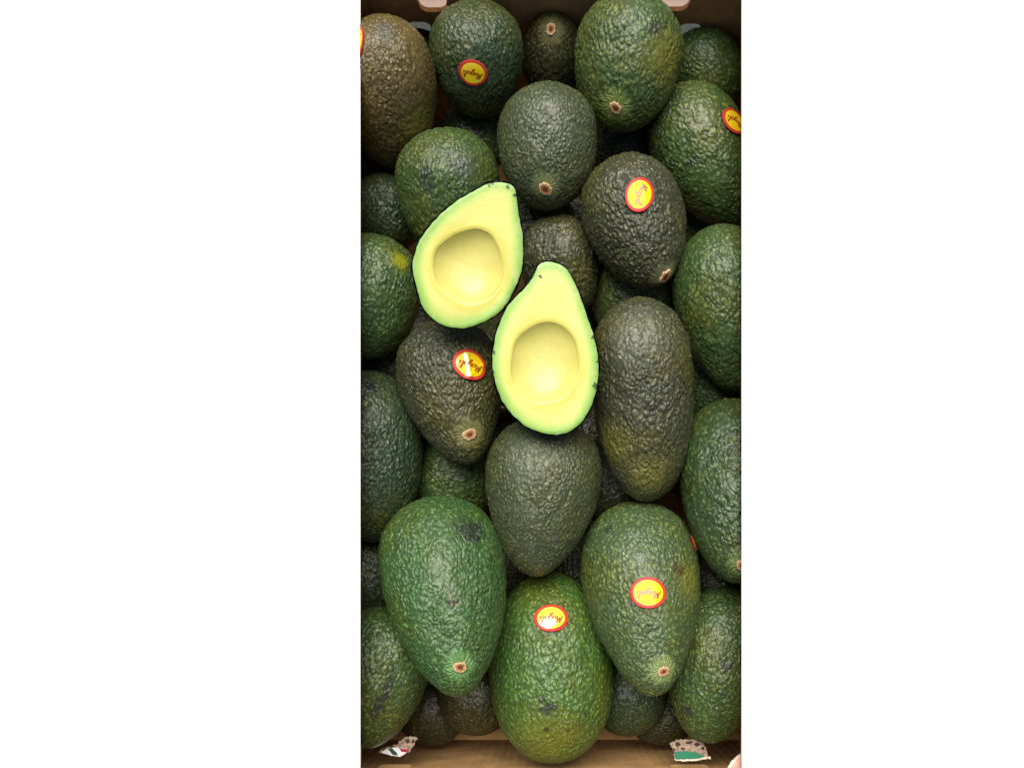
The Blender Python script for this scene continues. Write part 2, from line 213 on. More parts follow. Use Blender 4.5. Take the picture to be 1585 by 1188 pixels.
def skin_material(name, pal, seed, scar=None, marks=(), extra_spots=0):
    lo_, hi_, alt, speck, amp, sc = PAL[pal]
    g = NT(name, .42, .42)
    rnd = random.Random(seed)
    off = (rnd.uniform(-3, 3), rnd.uniform(-3, 3), rnd.uniform(-3, 3))
    P = g.coords()
    Q = g.vmath('ADD', P, off)
    warp = g.scale(g.vmath('SUBTRACT', g.noise(Q, 110, 2, .5, color=True), (.5, .5, .5)), .0060)
    V = g.vmath('MULTIPLY', g.vmath('ADD', Q, warp), (1, 1, .72))
    d1 = g.vor(V, sc, 'SMOOTH_F1', .35)
    d2 = g.vor(V, sc * 1.9, 'SMOOTH_F1', .5)
    peb = g.math('SUBTRACT', 1.0, g.math('MULTIPLY', d1, 1.35), clamp=True)
    fine = g.math('SUBTRACT', 1.0, g.math('MULTIPLY', d2, 1.3), clamp=True)
    rid = g.noise(V, sc * .75, 3, .6, 1.2)
    big = g.noise(Q, 38, 2, .5)
    h = g.math('ADD', g.math('MULTIPLY', peb, .62), g.math('ADD', g.math('MULTIPLY', fine, .14), g.math('MULTIPLY', rid, .27)))
    sp = g.vor(g.vmath('ADD', V, (5, 5, 5)), sc * .58)
    dot = g.math('MULTIPLY', g.math('SUBTRACT', 1.0, g.step(g.math('ADD', sp, g.math('MULTIPLY', g.noise(Q, 700, 1), .22)), .12, .36)), g.step(g.noise(g.vmath('ADD', Q, (2, 2, 7)), 42, 2), .38, .60))
    h = g.math('ADD', g.math('MULTIPLY', h, .86), g.math('MULTIPLY', dot, .08 + .22 * speck))
    if scar:
        # fine wrinkles that run out from the stem scar
        D = g.vmath('SUBTRACT', P, tuple(scar))
        dist = g.vmath('LENGTH', D)
        sx = g.n('ShaderNodeSeparateXYZ')
        g.l(D, sx.inputs[0])
        # tangent frame at the scar
        z = Vector((scar[0], scar[1], scar[2] * .45)).normalized()
        t = z.orthogonal().normalized()
        b = z.cross(t)
        ang = g.math('ARCTAN2', g.vmath('DOT_PRODUCT', D, tuple(t)), g.vmath('DOT_PRODUCT', D, tuple(b)))
        wr = g.math('MULTIPLY_ADD', g.math('SINE', g.math('ADD', g.math('MULTIPLY', ang, 21.0), g.math('MULTIPLY', g.noise(Q, 170, 3), 26.0))), .10, .66)
        fall = g.math('SUBTRACT', 1.0, g.step(dist, .006, .015))
        mx = g.n('ShaderNodeMix', data_type='FLOAT')
        g.l(fall, mx.inputs[0]); g.l(h, mx.inputs[2]); g.l(wr, mx.inputs[3])
        h = mx.outputs[0]
    ampn = g.math('MULTIPLY_ADD', g.step(big, .3, .65), .75, .45)
    hh = g.math('MULTIPLY', g.math('SUBTRACT', h, 1.0), ampn)
    hh = g.math('ADD', hh, g.math('MULTIPLY', g.math('SUBTRACT', g.noise(Q, 95, 2), .75), .8))
    # colour
    base = g.mix(g.step(h, .34, .80), lo_, hi_)
    mott = g.noise(Q, 26, 3, .6)
    base = g.mix(g.math('MULTIPLY', g.step(mott, .42, .68), .75), base, g.mix(g.step(h, .30, .78), tuple(c * .30 for c in alt), alt))
    dk = g.noise(g.vmath('ADD', Q, (9, 2, 4)), 48, 4, .65)
    base = g.mix(g.math('MULTIPLY', g.step(dk, .56, .76), .38), base, tuple(c * .55 for c in lo_))
    spk = g.math('MULTIPLY', g.math('ADD', g.math('MULTIPLY', g.step(h, .72, .92), .5), g.math('MULTIPLY', dot, .7), clamp=True), min(1.0, speck * 1.2))
    base = g.mix(spk, base, (hi_[0] * 2.2 + .05, hi_[1] * 1.7 + .06, hi_[2] * 1.5 + .02))
    # random tiny dark lenticels
    tv = g.vor(g.vmath('ADD', Q, (1, 7, 3)), 95)
    base = g.mix(g.math('MULTIPLY', g.math('SUBTRACT', 1.0, g.step(tv, .05, .11)), .7), base, (.016, .014, .011))
    if scar:
        ring = g.math('MULTIPLY', g.math('SUBTRACT', 1.0, g.step(dist, .0035, .0075)), g.step(wr, .45, .9))
        base = g.mix(g.math('MULTIPLY', ring, .20), base, (.26, .20, .10))
    nz = g.noise(Q, 300, 3, .6)
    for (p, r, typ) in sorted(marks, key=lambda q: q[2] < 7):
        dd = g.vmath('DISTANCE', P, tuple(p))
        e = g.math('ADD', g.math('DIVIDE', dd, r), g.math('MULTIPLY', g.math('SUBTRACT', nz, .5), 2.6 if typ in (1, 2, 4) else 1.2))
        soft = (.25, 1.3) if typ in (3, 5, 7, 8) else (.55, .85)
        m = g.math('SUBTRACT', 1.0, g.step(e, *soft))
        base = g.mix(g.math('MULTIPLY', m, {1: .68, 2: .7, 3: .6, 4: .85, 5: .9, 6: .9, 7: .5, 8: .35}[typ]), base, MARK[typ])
    g.put(g.b.inputs['Base Color'], base)
    g.put(g.b.inputs['Roughness'], g.math('MULTIPLY_ADD', g.noise(Q, 60, 3, .6), .20, .31))
    g.b.inputs['Coat Weight'].default_value = .14
    g.b.inputs['Coat Roughness'].default_value = .28
    dn = g.n('ShaderNodeDisplacement')
    dn.inputs['Midlevel'].default_value = 0
    dn.inputs['Scale'].default_value = amp * .00185
    g.l(hh, dn.inputs['Height'])
    g.l(dn.outputs[0], g.out.inputs['Displacement'])
    g.m.displacement_method = 'BOTH'
    return g.m

def plain(name, col, rough=.5, spec=.5, var=.15, sc=300, bump=0.0, coat=0.0):
    g = NT(name, rough, spec)
    P = g.coords()
    n = g.noise(P, sc, 4, .6)
    g.put(g.b.inputs['Base Color'], g.mix(g.step(n, .3, .7), tuple(c * (1 - var) for c in col), tuple(min(1, c * (1 + var)) for c in col)))
    if bump:
        g.bump(n, bump)
    g.b.inputs['Coat Weight'].default_value = coat
    g.b.inputs['Coat Roughness'].default_value = .08
    return g.m

M_SCAR = plain('scar_cork', (.40, .20, .085), .8, .2, .35, 900, .0004)
M_RIM = plain('scar_rim', (.52, .36, .20), .8, .2, .3, 900, .0004)
M_CORE = plain('scar_core', (.14, .045, .018), .8, .2, .3, 900, .0003)
M_RED = plain('sticker_red', (.56, .040, .030), .55, .15, .06, 600, 0, .12)
M_DRED = plain('sticker_line', (.30, .03, .01), .3, .5, .05, 600, 0, .5)
M_YEL = plain('sticker_yellow', (.88, .62, .0015), .6, .10, .03, 500, 0, .28)
M_YELG = plain('sticker_yellow_glossy', (.88, .62, .0015), .5, .3, .03, 500, 0, 1.0)
M_YELG.node_tree.nodes['Principled BSDF'].inputs['Coat IOR'].default_value = 2.0
M_INK = plain('sticker_ink', (.32, .07, .003), .3, .4, .1, 900, 0, .5)

# ------------------------------------------------------------ mesh helpers
def link(name, me, mat=None, parent=None, smooth=True):
    o = bpy.data.objects.new(name, me)
    COL.objects.link(o)
    if mat:
        me.materials.append(mat)
    if smooth:
        me.polygons.foreach_set('use_smooth', [True] * len(me.polygons))
    if parent:
        o.parent = parent
    return o

def mesh(name, vs, fs):
    me = bpy.data.meshes.new(name)
    me.from_pydata([tuple(v) for v in vs], [], fs)
    me.update()
    return me

def grid_faces(nr, na, a0=0, close=True, flip=False):
    fs = []
    for i in range(nr - 1):
        for j in range(na if close else na - 1):
            k = (j + 1) % na
            q = (a0 + i * na + j, a0 + i * na + k, a0 + (i + 1) * na + k, a0 + (i + 1) * na + j)
            fs.append(q[::-1] if flip else q)
    return fs

def prof(u, k, n):
    p = 2.9 if n > .9 else 2.25         # n above .9 marks a fuller, blunter fruit
    n = n - 1 if n > .9 else n
    f = lambda u: np.maximum(1 - abs(u) ** p, 0) ** .5 * (1 - k * u - n * np.exp(-((u - .6) / .3) ** 2))
    return f(u) / f(np.linspace(-1, 1, 400)).max()

def tagged(o, label, cat, group=None):
    o['label'] = label
    o['category'] = cat
    if group:
        o['group'] = group
    return o

def part_of(o, kind=None, label=None):
    if kind:
        o['kind'] = kind
    if label:
        o['label'] = label
    return o

# ------------------------------------------------------------ the carton's inside (used to press the fruit against its walls)
RIM_Z, BASE_Z = .130, -.080
RIM_L, RIM_R = -(295.3 / FPX) * (CAM_H - RIM_Z), (295.0 / FPX) * (CAM_H - RIM_Z)
LEAN = .19                          # the loaded side panels lean in towards the rim
FRONT_Y, BACK_Y = -.136, .397
def wall_x(z, side):
    return (RIM_R + (RIM_Z - z) * LEAN) if side > 0 else (RIM_L - (RIM_Z - z) * LEAN)

def fruit_mesh(rec, seed, nt_, na_):
    t = np.linspace(0, pi, nt_)
    t = t[1:-1]
    u = -np.cos(t)

    a = np.linspace(0, 2 * pi, na_, endpoint=False)
    rs = np.random.RandomState(seed)
    r = prof(u, rec['k'], rec['n'])
    U, A = np.meshgrid(u, a, indexing='ij')
    R = np.repeat(r[:, None], na_, 1)
    lump = np.zeros_like(U)
    for q in range(9):
        m = rs.randint(1, 5)
        lump += rs.uniform(.3, 1) / (m + 1) * np.cos(m * A + rs.uniform(0, 6.3) + U * rs.uniform(-3, 3)) * np.sin(rs.uniform(1, 5) * U + rs.uniform(0, 6.3))
    R = R * (1 + .014 * lump)
    X = np.stack([R * np.cos(A) * rec['W'], R * np.sin(A) * rec['W'], U * rec['L'] * (1 + .004 * lump)], -1).reshape(-1, 3)
    X = np.concatenate([X, [[0, 0, -rec['L']], [0, 0, rec['L']]]])
    # press against carton walls
    x = np.array(rec['X']); z = np.array(rec['Z']); y = np.cross(z, x)
    M = np.stack([x, y, z], 1)
    Wd = X @ M.T + np.array(rec['C'])
    for side in (1, -1):
        lim = (RIM_R if side > 0 else RIM_L) + side * ((RIM_Z - Wd[:, 2]) * LEAN + .0013)
        Wd[:, 0] = np.minimum(Wd[:, 0], lim) if side > 0 else np.maximum(Wd[:, 0], lim)
    Wd[:, 1] = np.clip(Wd[:, 1], FRONT_Y + .0006, BACK_Y - .0006)
    X = (Wd - np.array(rec['C'])) @ M
    nr = nt_ - 2
    fs = grid_faces(nr, na_)
    p0, p1 = nr * na_, nr * na_ + 1
    for j in range(na_):
        k = (j + 1) % na_
        fs.append((p0, k, j))
        fs.append((p1, (nr - 1) * na_ + j, (nr - 1) * na_ + k))
    me = bpy.data.meshes.new('avocado_skin')
    me.from_pydata(X.tolist(), [], fs)
    me.update()
    return me, M

def surface_fn(me):
    bvh = BVHTree.FromPolygons([v.co[:] for v in me.vertices], [p.vertices[:] for p in me.polygons])
    def f(p, off):
        l, n, i, d = bvh.find_nearest(Vector(p))
        if n.dot(l) < 0:
            n = -n
        return l + n * off
    def nrm(p):
        l, n, i, d = bvh.find_nearest(Vector(p))
        return (n if n.dot(l) > 0 else -n), l
    return f, nrm

# ------------------------------------------------------------ the printed word, as pen strokes: x right, y up, x-height 1
def arc(cx, cy, rx, ry, a0, a1, n=9):
    return [(cx + rx * cos(radians(a0 + (a1 - a0) * i / n)), cy + ry * sin(radians(a0 + (a1 - a0) * i / n))) for i in range(n + 1)]
def pen_a(x):
    return [arc(x + .38, .48, .38, .45, 60, 400, 14), [(x + .72, .95), (x + .70, .4), (x + .80, .05), (x + 1.0, .12)]]
STROKES = [
    [(-.1, .15), (.10, .0), (.28, .5), (.55, 2.1)], [(.55, 2.1), (.66, 1.2), (.80, .35)], [(.80, .35), (1.05, 1.2), (1.38, 2.15)], [(1.38, 2.15), (1.36, 1.0), (1.42, .15), (1.62, .05), (1.8, .3)],
    *pen_a(1.85),
    arc(3.25, .48, .38, .45, 60, 400, 14), [(3.62, .95), (3.58, 0.0), (3.48, -.85), (3.2, -1.05), (2.98, -.8), (3.3, -.3), (3.9, .15)],
    *pen_a(3.95),
    [(4.95, .2), (5.3, 1.0), (5.45, 1.95), (5.28, 2.2), (5.15, 1.5), (5.16, .4), (5.32, .02), (5.6, .25)],
    [(5.98, .95), (5.94, .4), (6.04, .04), (6.35, .3)], [(6.06, 1.45), (6.14, 1.62)],
]
SLANT, WORD_W = .22, 6.5
def word_geometry():
    vs, fs = [], []
    for st in STROKES:
        # resample
        pts = [Vector(p) for p in st]
        out = []
        for i in range(len(pts) - 1):
            n = max(1, int((pts[i + 1] - pts[i]).length / .18))
            for q in range(n):
                a, b = pts[i], pts[i + 1]
                pa = pts[i - 1] if i > 0 else a
                pb = pts[i + 2] if i + 2 < len(pts) else b
                t = q / n
                out.append(.5 * ((2 * a) + (b - pa) * t + (2 * pa - 5 * a + 4 * b - pb) * t * t + (3 * a - pa - 3 * b + pb) * t ** 3))
        out.append(pts[-1])
        b0 = len(vs)
        for i, p in enumerate(out):
            d = (out[min(i + 1, len(out) - 1)] - out[max(i - 1, 0)])
            d = d.normalized() if d.length > 1e-6 else Vector((1, 0))
            wd = .10 + .09 * abs(d.y)
            nn = Vector((-d.y, d.x)) * wd
            for s in (1, -1):
                q = p + nn * s
                vs.append((q.x + q.y * SLANT - WORD_W / 2, q.y - .45))
        for i in range(len(out) - 1):
            fs.append((b0 + 2 * i, b0 + 2 * i + 1, b0 + 2 * i + 3, b0 + 2 * i + 2))
    return vs, fs
WORD = word_geometry()

def add_sticker(parent, me, rec, crease=None, label=None):
    p0, rd, sc = rec
    f, nrm = surface_fn(me)
    N, L0 = nrm(p0)
    T = Vector(rd)
    T = (T - N * T.dot(N)).normalized()
    B = N.cross(T)
    # average normal over the patch for a calmer frame
    a_, b_ = .0125 * sc, .0104 * sc
    def at(u, v, off):
        q = f(L0 + T * (u * a_) + B * (v * b_), off)
        e = 0.0
        if crease:
            for (ca, cd, ch) in crease:
                s = (u * cos(ca) + v * sin(ca) - cd) / .10
                e += ch * math.exp(-s * s)
        q += N * e
        wq = parent.matrix_world @ q         # keep inside the carton rim
        wq.x = min(max(wq.x, wall_x(min(wq.z, RIM_Z), -1) + .0006), wall_x(min(wq.z, RIM_Z), 1) + .0004)
        return parent.matrix_world.inverted() @ wq
    def ring(name, r0, r1, off, mat, n=44, nr=5, par=None):
        vs, fs = [], []
        rr = np.linspace(r0, r1, nr)
        for r in rr:
            for j in range(n):
                a = 2 * pi * j / n
                vs.append(at(r * cos(a), r * sin(a), off))
        fs = grid_faces(nr, n)
        k = len(vs)
        if r1 > .99:                        # a thin outer edge down to the skin
            for j in range(n):
                a = 2 * pi * j / n
                vs.append(at(1.005 * cos(a), 1.005 * sin(a), off - .0005))
            fs += [(k - n + j, k - n + (j + 1) % n, k + (j + 1) % n, k + j) for j in range(n)]
        return link(name, mesh(name, vs, fs), mat, par)
    base = .00022
    st = ring('sticker', .835, 1.0, base, M_RED, par=parent)
    part_of(st, label=label or 'yellow oval fruit sticker with red border')
    ring('sticker_line', .80, .835, base + .00003, M_DRED, nr=2, par=st)
    ring('sticker_face', .0005, .80, base + .00006, M_YELG if crease else M_YEL, nr=9, par=st)
    wv, wf = WORD
    s = 1.34 / WORD_W
    vs = [at(x * s, y * s * a_ / b_ * .95, base + .00016) for x, y in wv]
    link('lettering', mesh('lettering', vs, wf), M_INK, st)
    return st

def add_scar(parent, me, p0, r=.0036):
    f, nrm = surface_fn(me)
    N, L0 = nrm(p0)
    T = N.orthogonal().normalized(); B = N.cross(T)
    rs = random.Random(int(abs(p0[0]) * 1e6))
    n = 28
    r *= rs.uniform(.85, 1.2)
    w0 = rs.uniform(0, 6)
    wob = [(1 + rs.uniform(-.16, .16)) * (1 + .16 * cos(2 * (2 * pi * q / n) + w0)) for q in range(n)]
    def body(name, rings, mat, par):
        vs = []
        for (rr, hh) in rings:
            for j in range(n):
                a = 2 * pi * j / n
                q = L0 + (T * cos(a) + B * sin(a)) * rr * r * wob[j] * (1 + .03 * rs.uniform(-1, 1))
                vs.append(f(q, hh * r + rs.uniform(-.02, .02) * r))
        return link(name, mesh(name, vs, grid_faces(len(rings), n)), mat, par)
    o = body('stem_scar', [(1.12, -.35), (1.06, .06), (.92, .10), (.74, .06), (.60, -.02), (.02, -.03)], M_RIM, parent)
    body('scar_disc', [(.80, .04), (.72, .10), (.55, .03), (.40, -.02)], M_SCAR, o)
    body('scar_core', [(.46, -.02), (.36, .07), (.20, .04), (.01, .01)], M_CORE, o)
    return o

# ------------------------------------------------------------ whole avocados: key -> palette, label
GRP = 'whole avocados packed in the cardboard carton'
INFO = {
 'L': ('brown', 'long dark brownish avocado lying just right of the lower avocado half'),
 'Q': ('brown', 'dark avocado left of the lower avocado half, with sticker and round stem scar'),
 'G': ('grey', 'grey-green avocado above the halves with a small stem scar and no sticker'),
 'D': ('green', 'bright green speckled avocado at the back with tan stem scar and black scratch'),
 'H': ('brown', 'knobbly dark avocado with a tilted sticker, to the right of the upper avocado half'),
 'S': ('bright', 'largest rich green avocado, lower left, with black scuffs and orange stem scar'),
 'U': ('sage', 'pear shaped green avocado at lower right, sticker above its brown stem scar'),
 'R': ('grey', 'smooth grey-green avocado directly below the lower avocado half, tapering to its tip'),
 'T': ('vivid', 'vivid green avocado at the front centre leaning on the carton wall, sticker near its top'),
 'B': ('deep', 'dark green avocado at the back with a sticker, left of the bright green speckled one'),
 'A': ('olive', 'brownish olive avocado in the back left corner with a grey blossom end'),
 'I': ('green', 'green avocado with a sticker pressed against the right wall near the back'),
 'F': ('green', 'olive green avocado partly covered by the upper avocado half, with a dark smudge'),
 'J': ('green', 'plain green avocado against the right wall, beside the long brownish avocado'),
 'K': ('fresh', 'heavily speckled pear shaped avocado against the right wall, stem scar at its lower tip'),
 'P': ('deep', 'large dark avocado against the left wall with a bluish smudge near its top'),
 'O': ('green', 'glossy green avocado against the left wall with a bright yellow patch'),
 'V': ('green', 'green avocado in the front right corner above the green torn tab'),
 'W': ('green', 'green avocado in the front left corner with a long dark crack in its skin'),
 'M': ('brown', 'dark knobbly avocado mostly hidden between the two avocado halves'),
 'E': ('green', 'dim olive avocado low in the back right corner of the carton'),
 'C': ('dusk', 'small dark avocado deep at the back with an orange stem scar facing up'),
 'N': ('deep', 'shaded avocado low against the left wall under the olive green smudged one'),
 'AA': ('green', 'buried green avocado seen in the gap above the largest rich green avocado'),
 'BB': ('deep', 'buried dark avocado seen in the gap below the stickered one at the back'),
 'CC': ('dusk', 'buried dark avocado seen in the gap below the speckled bright green one'),
 'DD': ('green', 'buried green avocado low at the right wall between two green ones'),
 'EE': ('green', 'buried green avocado seen just above the long brownish avocado'),
 'FF': ('green', 'buried green avocado low at the right wall above the heavily speckled one'),
 'GG': ('deep', 'buried dark avocado low at the left, above the large dark one'),
 'Z': ('deep', 'buried dark avocado at the left wall just above the cracked one'),
 'X': ('dusk', 'buried brown avocado low at the front, left of the vivid green one'),
 'Y': ('deep', 'buried dark olive avocado low at the front, right of the vivid green one'),
}
FILL = {0: 'buried avocado in the small gap left of the knobbly one behind the halves', 1: 'buried avocado in the gap between the lower half and the long brownish avocado top', 2: 'buried avocado in the gap between the smooth grey-green one and the long brownish one', 3: 'buried avocado in the gap just below the glossy one with the yellow patch', 4: 'buried avocado between the smooth grey-green tip and the pear shaped one', 5: 'buried avocado in the gap below the heavily speckled one on the right wall', 6: 'buried avocado in the gap between the largest rich green one and the vivid green one', 7: 'buried avocado low at the front between the cracked one and the brown one', 8: 'buried avocado low at the front beside the green torn tab', 9: 'buried avocado in the gap at the left wall under the brownish olive one', 13: 'buried avocado between the grey-green one and the tilted sticker one', 14: 'buried avocado in the gap between the two fruits in the back left corner', 15: 'buried avocado in the narrow gap right of the long brownish avocado tip', 18: 'buried avocado in the gap directly between the two cut halves', 19: 'buried avocado in the gap below the lower half, right of the round stem scar', 20: 'buried avocado in the gap left of the long brownish avocado waist'}
CREASE = {'B': [(.35, .52, .0006)], 'Q': [(.25, .10, .0010), (-.6, -.5, .0008)], 'T': [(-.9, -.75, .0007)], 'I': [(.9, .1, .0005)], 'A': [(1.5, .1, .0006)]}
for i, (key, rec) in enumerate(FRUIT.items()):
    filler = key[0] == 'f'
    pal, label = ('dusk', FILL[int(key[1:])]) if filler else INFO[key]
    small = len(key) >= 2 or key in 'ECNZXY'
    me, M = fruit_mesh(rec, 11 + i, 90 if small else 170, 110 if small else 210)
    root = bpy.data.objects.new('avocado', None)
    COL.objects.link(root)
    root.empty_display_size = .02
    m4 = Matrix(M.tolist()).to_4x4()
    m4.translation = Vector(rec['C'])
    root.matrix_world = m4
    tagged(root, label, 'avocado', 'buried avocados in the dark gaps' if filler else GRP)
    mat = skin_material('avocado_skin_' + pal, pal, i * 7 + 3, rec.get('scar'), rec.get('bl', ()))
    link('skin', me, mat, root)
    if rec.get('scar'):
        add_scar(root, me, rec['scar'])
    for k in ('st', 'st2'):
        if k in rec:
            add_sticker(root, me, rec[k], CREASE.get(key) if k == 'st' else None)

# ------------------------------------------------------------ the two avocado halves
def flesh_material(marks, hollow=False):
    g = NT('avocado_flesh', .38, .45)
    P = g.coords()
    at = g.n('ShaderNodeAttribute', attribute_name='edge')
    e = at.outputs['Fac']                   # metres from the rind (pit bowl: 0 at its centre, 1 at its lip)
    n = g.noise(P, 70, 4, .6)
    f2 = g.noise(P, 420, 3, .6)
    if hollow:
        c = g.ramp(g.math('ADD', e, g.math('MULTIPLY', g.math('SUBTRACT', n, .5), .35)), [(0, (.66, .61, .21)), (.45, (.67, .62, .20)), (.85, (.66, .60, .17)), (1, (.70, .65, .19))])
        br = g.noise(g.vmath('ADD', P, (3, 1, 2)), 120, 4, .7)
        c = g.mix(g.math('MULTIPLY', g.step(br, .50, .72), .30), c, (.62, .48, .14))
    else:
        ee = g.math('ADD', g.math('MULTIPLY', e, 62.0), g.math('MULTIPLY', g.math('SUBTRACT', n, .5), .22))
        c = g.ramp(ee, [(0, (.07, .15, .03)), (.035, (.20, .40, .08)), (.20, (.31, .50, .11)), (.42, (.53, .63, .17)), (.62, (.66, .66, .21)), (1, (.68, .65, .19))])
        st = g.noise(g.vmath('MULTIPLY', P, (1, .45, 1)), 210, 3, .6)
        c = g.mix(g.math('MULTIPLY', g.step(st, .50, .75), .30), c, (.69, .67, .31))
        yl = g.noise(g.vmath('ADD', P, (4, 4, 4)), 90, 3, .6)
        c = g.mix(g.math('MULTIPLY', g.math('MULTIPLY', g.step(yl, .5, .72), .35), g.step(e, .006, .011)), c, (.80, .68, .16))
    if not hollow:
        pg = g.n('ShaderNodeAttribute', attribute_name='pit_gap').outputs['Fac']
        pg = g.math('ADD', pg, g.math('MULTIPLY', g.math('SUBTRACT', n, .5), .006))
        c = g.mix(g.math('MULTIPLY', g.math('SUBTRACT', 1.0, g.step(pg, .0005, .0085)), .75), c, (.64, .57, .10))
        lip = g.math('SUBTRACT', 1.0, g.step(pg, .0, .0022))
        c = g.mix(g.math('MULTIPLY', lip, .5), c, (.73, .67, .19))
        # pale shreds of rind along the cut
        ru = g.noise(g.vmath('ADD', P, (2, 8, 1)), 130, 4, .7)
        c = g.mix(g.math('MULTIPLY', g.math('MULTIPLY', g.step(ru, .50, .60), g.math('SUBTRACT', 1.0, g.step(e, .0008, .0020))), .8), c, (.50, .62, .40))
        stn = g.noise(g.vmath('MULTIPLY', P, (1, .5, 1)), 320, 4, .7)
        c = g.mix(g.math('MULTIPLY', g.step(stn, .62, .80), .4), c, (.55, .55, .12))
    fib = g.noise(g.vmath('MULTIPLY', g.vmath('ADD', P, g.scale(g.noise(P, 40, 2, .5, color=True), .02)), (1.6, .12, 1)), 520, 2, .6)
    c = g.mix(g.math('MULTIPLY', g.step(fib, .56, .74), .10), c, (.50, .50, .12))
    knife = g.noise(g.vmath('MULTIPLY', P, (.15, 1.2, 1)), 260, 2, .6)
    nz = g.noise(P, 500, 3, .6)
    for (p, r, typ) in marks:
        dd = g.vmath('DISTANCE', P, tuple(p))
        q = g.math('ADD', g.math('DIVIDE', dd, r), g.math('MULTIPLY', g.math('SUBTRACT', nz, .5), 3.0))
        c = g.mix(g.math('SUBTRACT', 1.0, g.step(q, .7, 1.1)), c, MARK[typ])
    g.put(g.b.inputs['Base Color'], c)
    g.b.inputs['Subsurface Weight'].default_value = .45
    g.b.inputs['Subsurface Radius'].default_value = (1, .8, .25)
    g.b.inputs['Subsurface Scale'].default_value = .003
    g.bump(g.math('ADD', g.math('ADD', f2, g.math('MULTIPLY', knife, .30)), g.math('MULTIPLY', n, 2.0)), .00022, .6)
    g.put(g.b.inputs['Roughness'], g.math('MULTIPLY_ADD', n, .25, .22))
    return g.m

def smooth_loop(P, n):
    out = []
    m = len(P)
    seg = []
    for i in range(m):
        a, b, c, d = P[i - 1], P[i], P[(i + 1) % m], P[(i + 2) % m]
        for t in np.linspace(0, 1, 24, endpoint=False):
            seg.append(.5 * (2 * b + (c - a) * t + (2 * a - 5 * b + 4 * c - d) * t * t + (3 * b - a - 3 * c + d) * t ** 3))
    return np.array(seg)

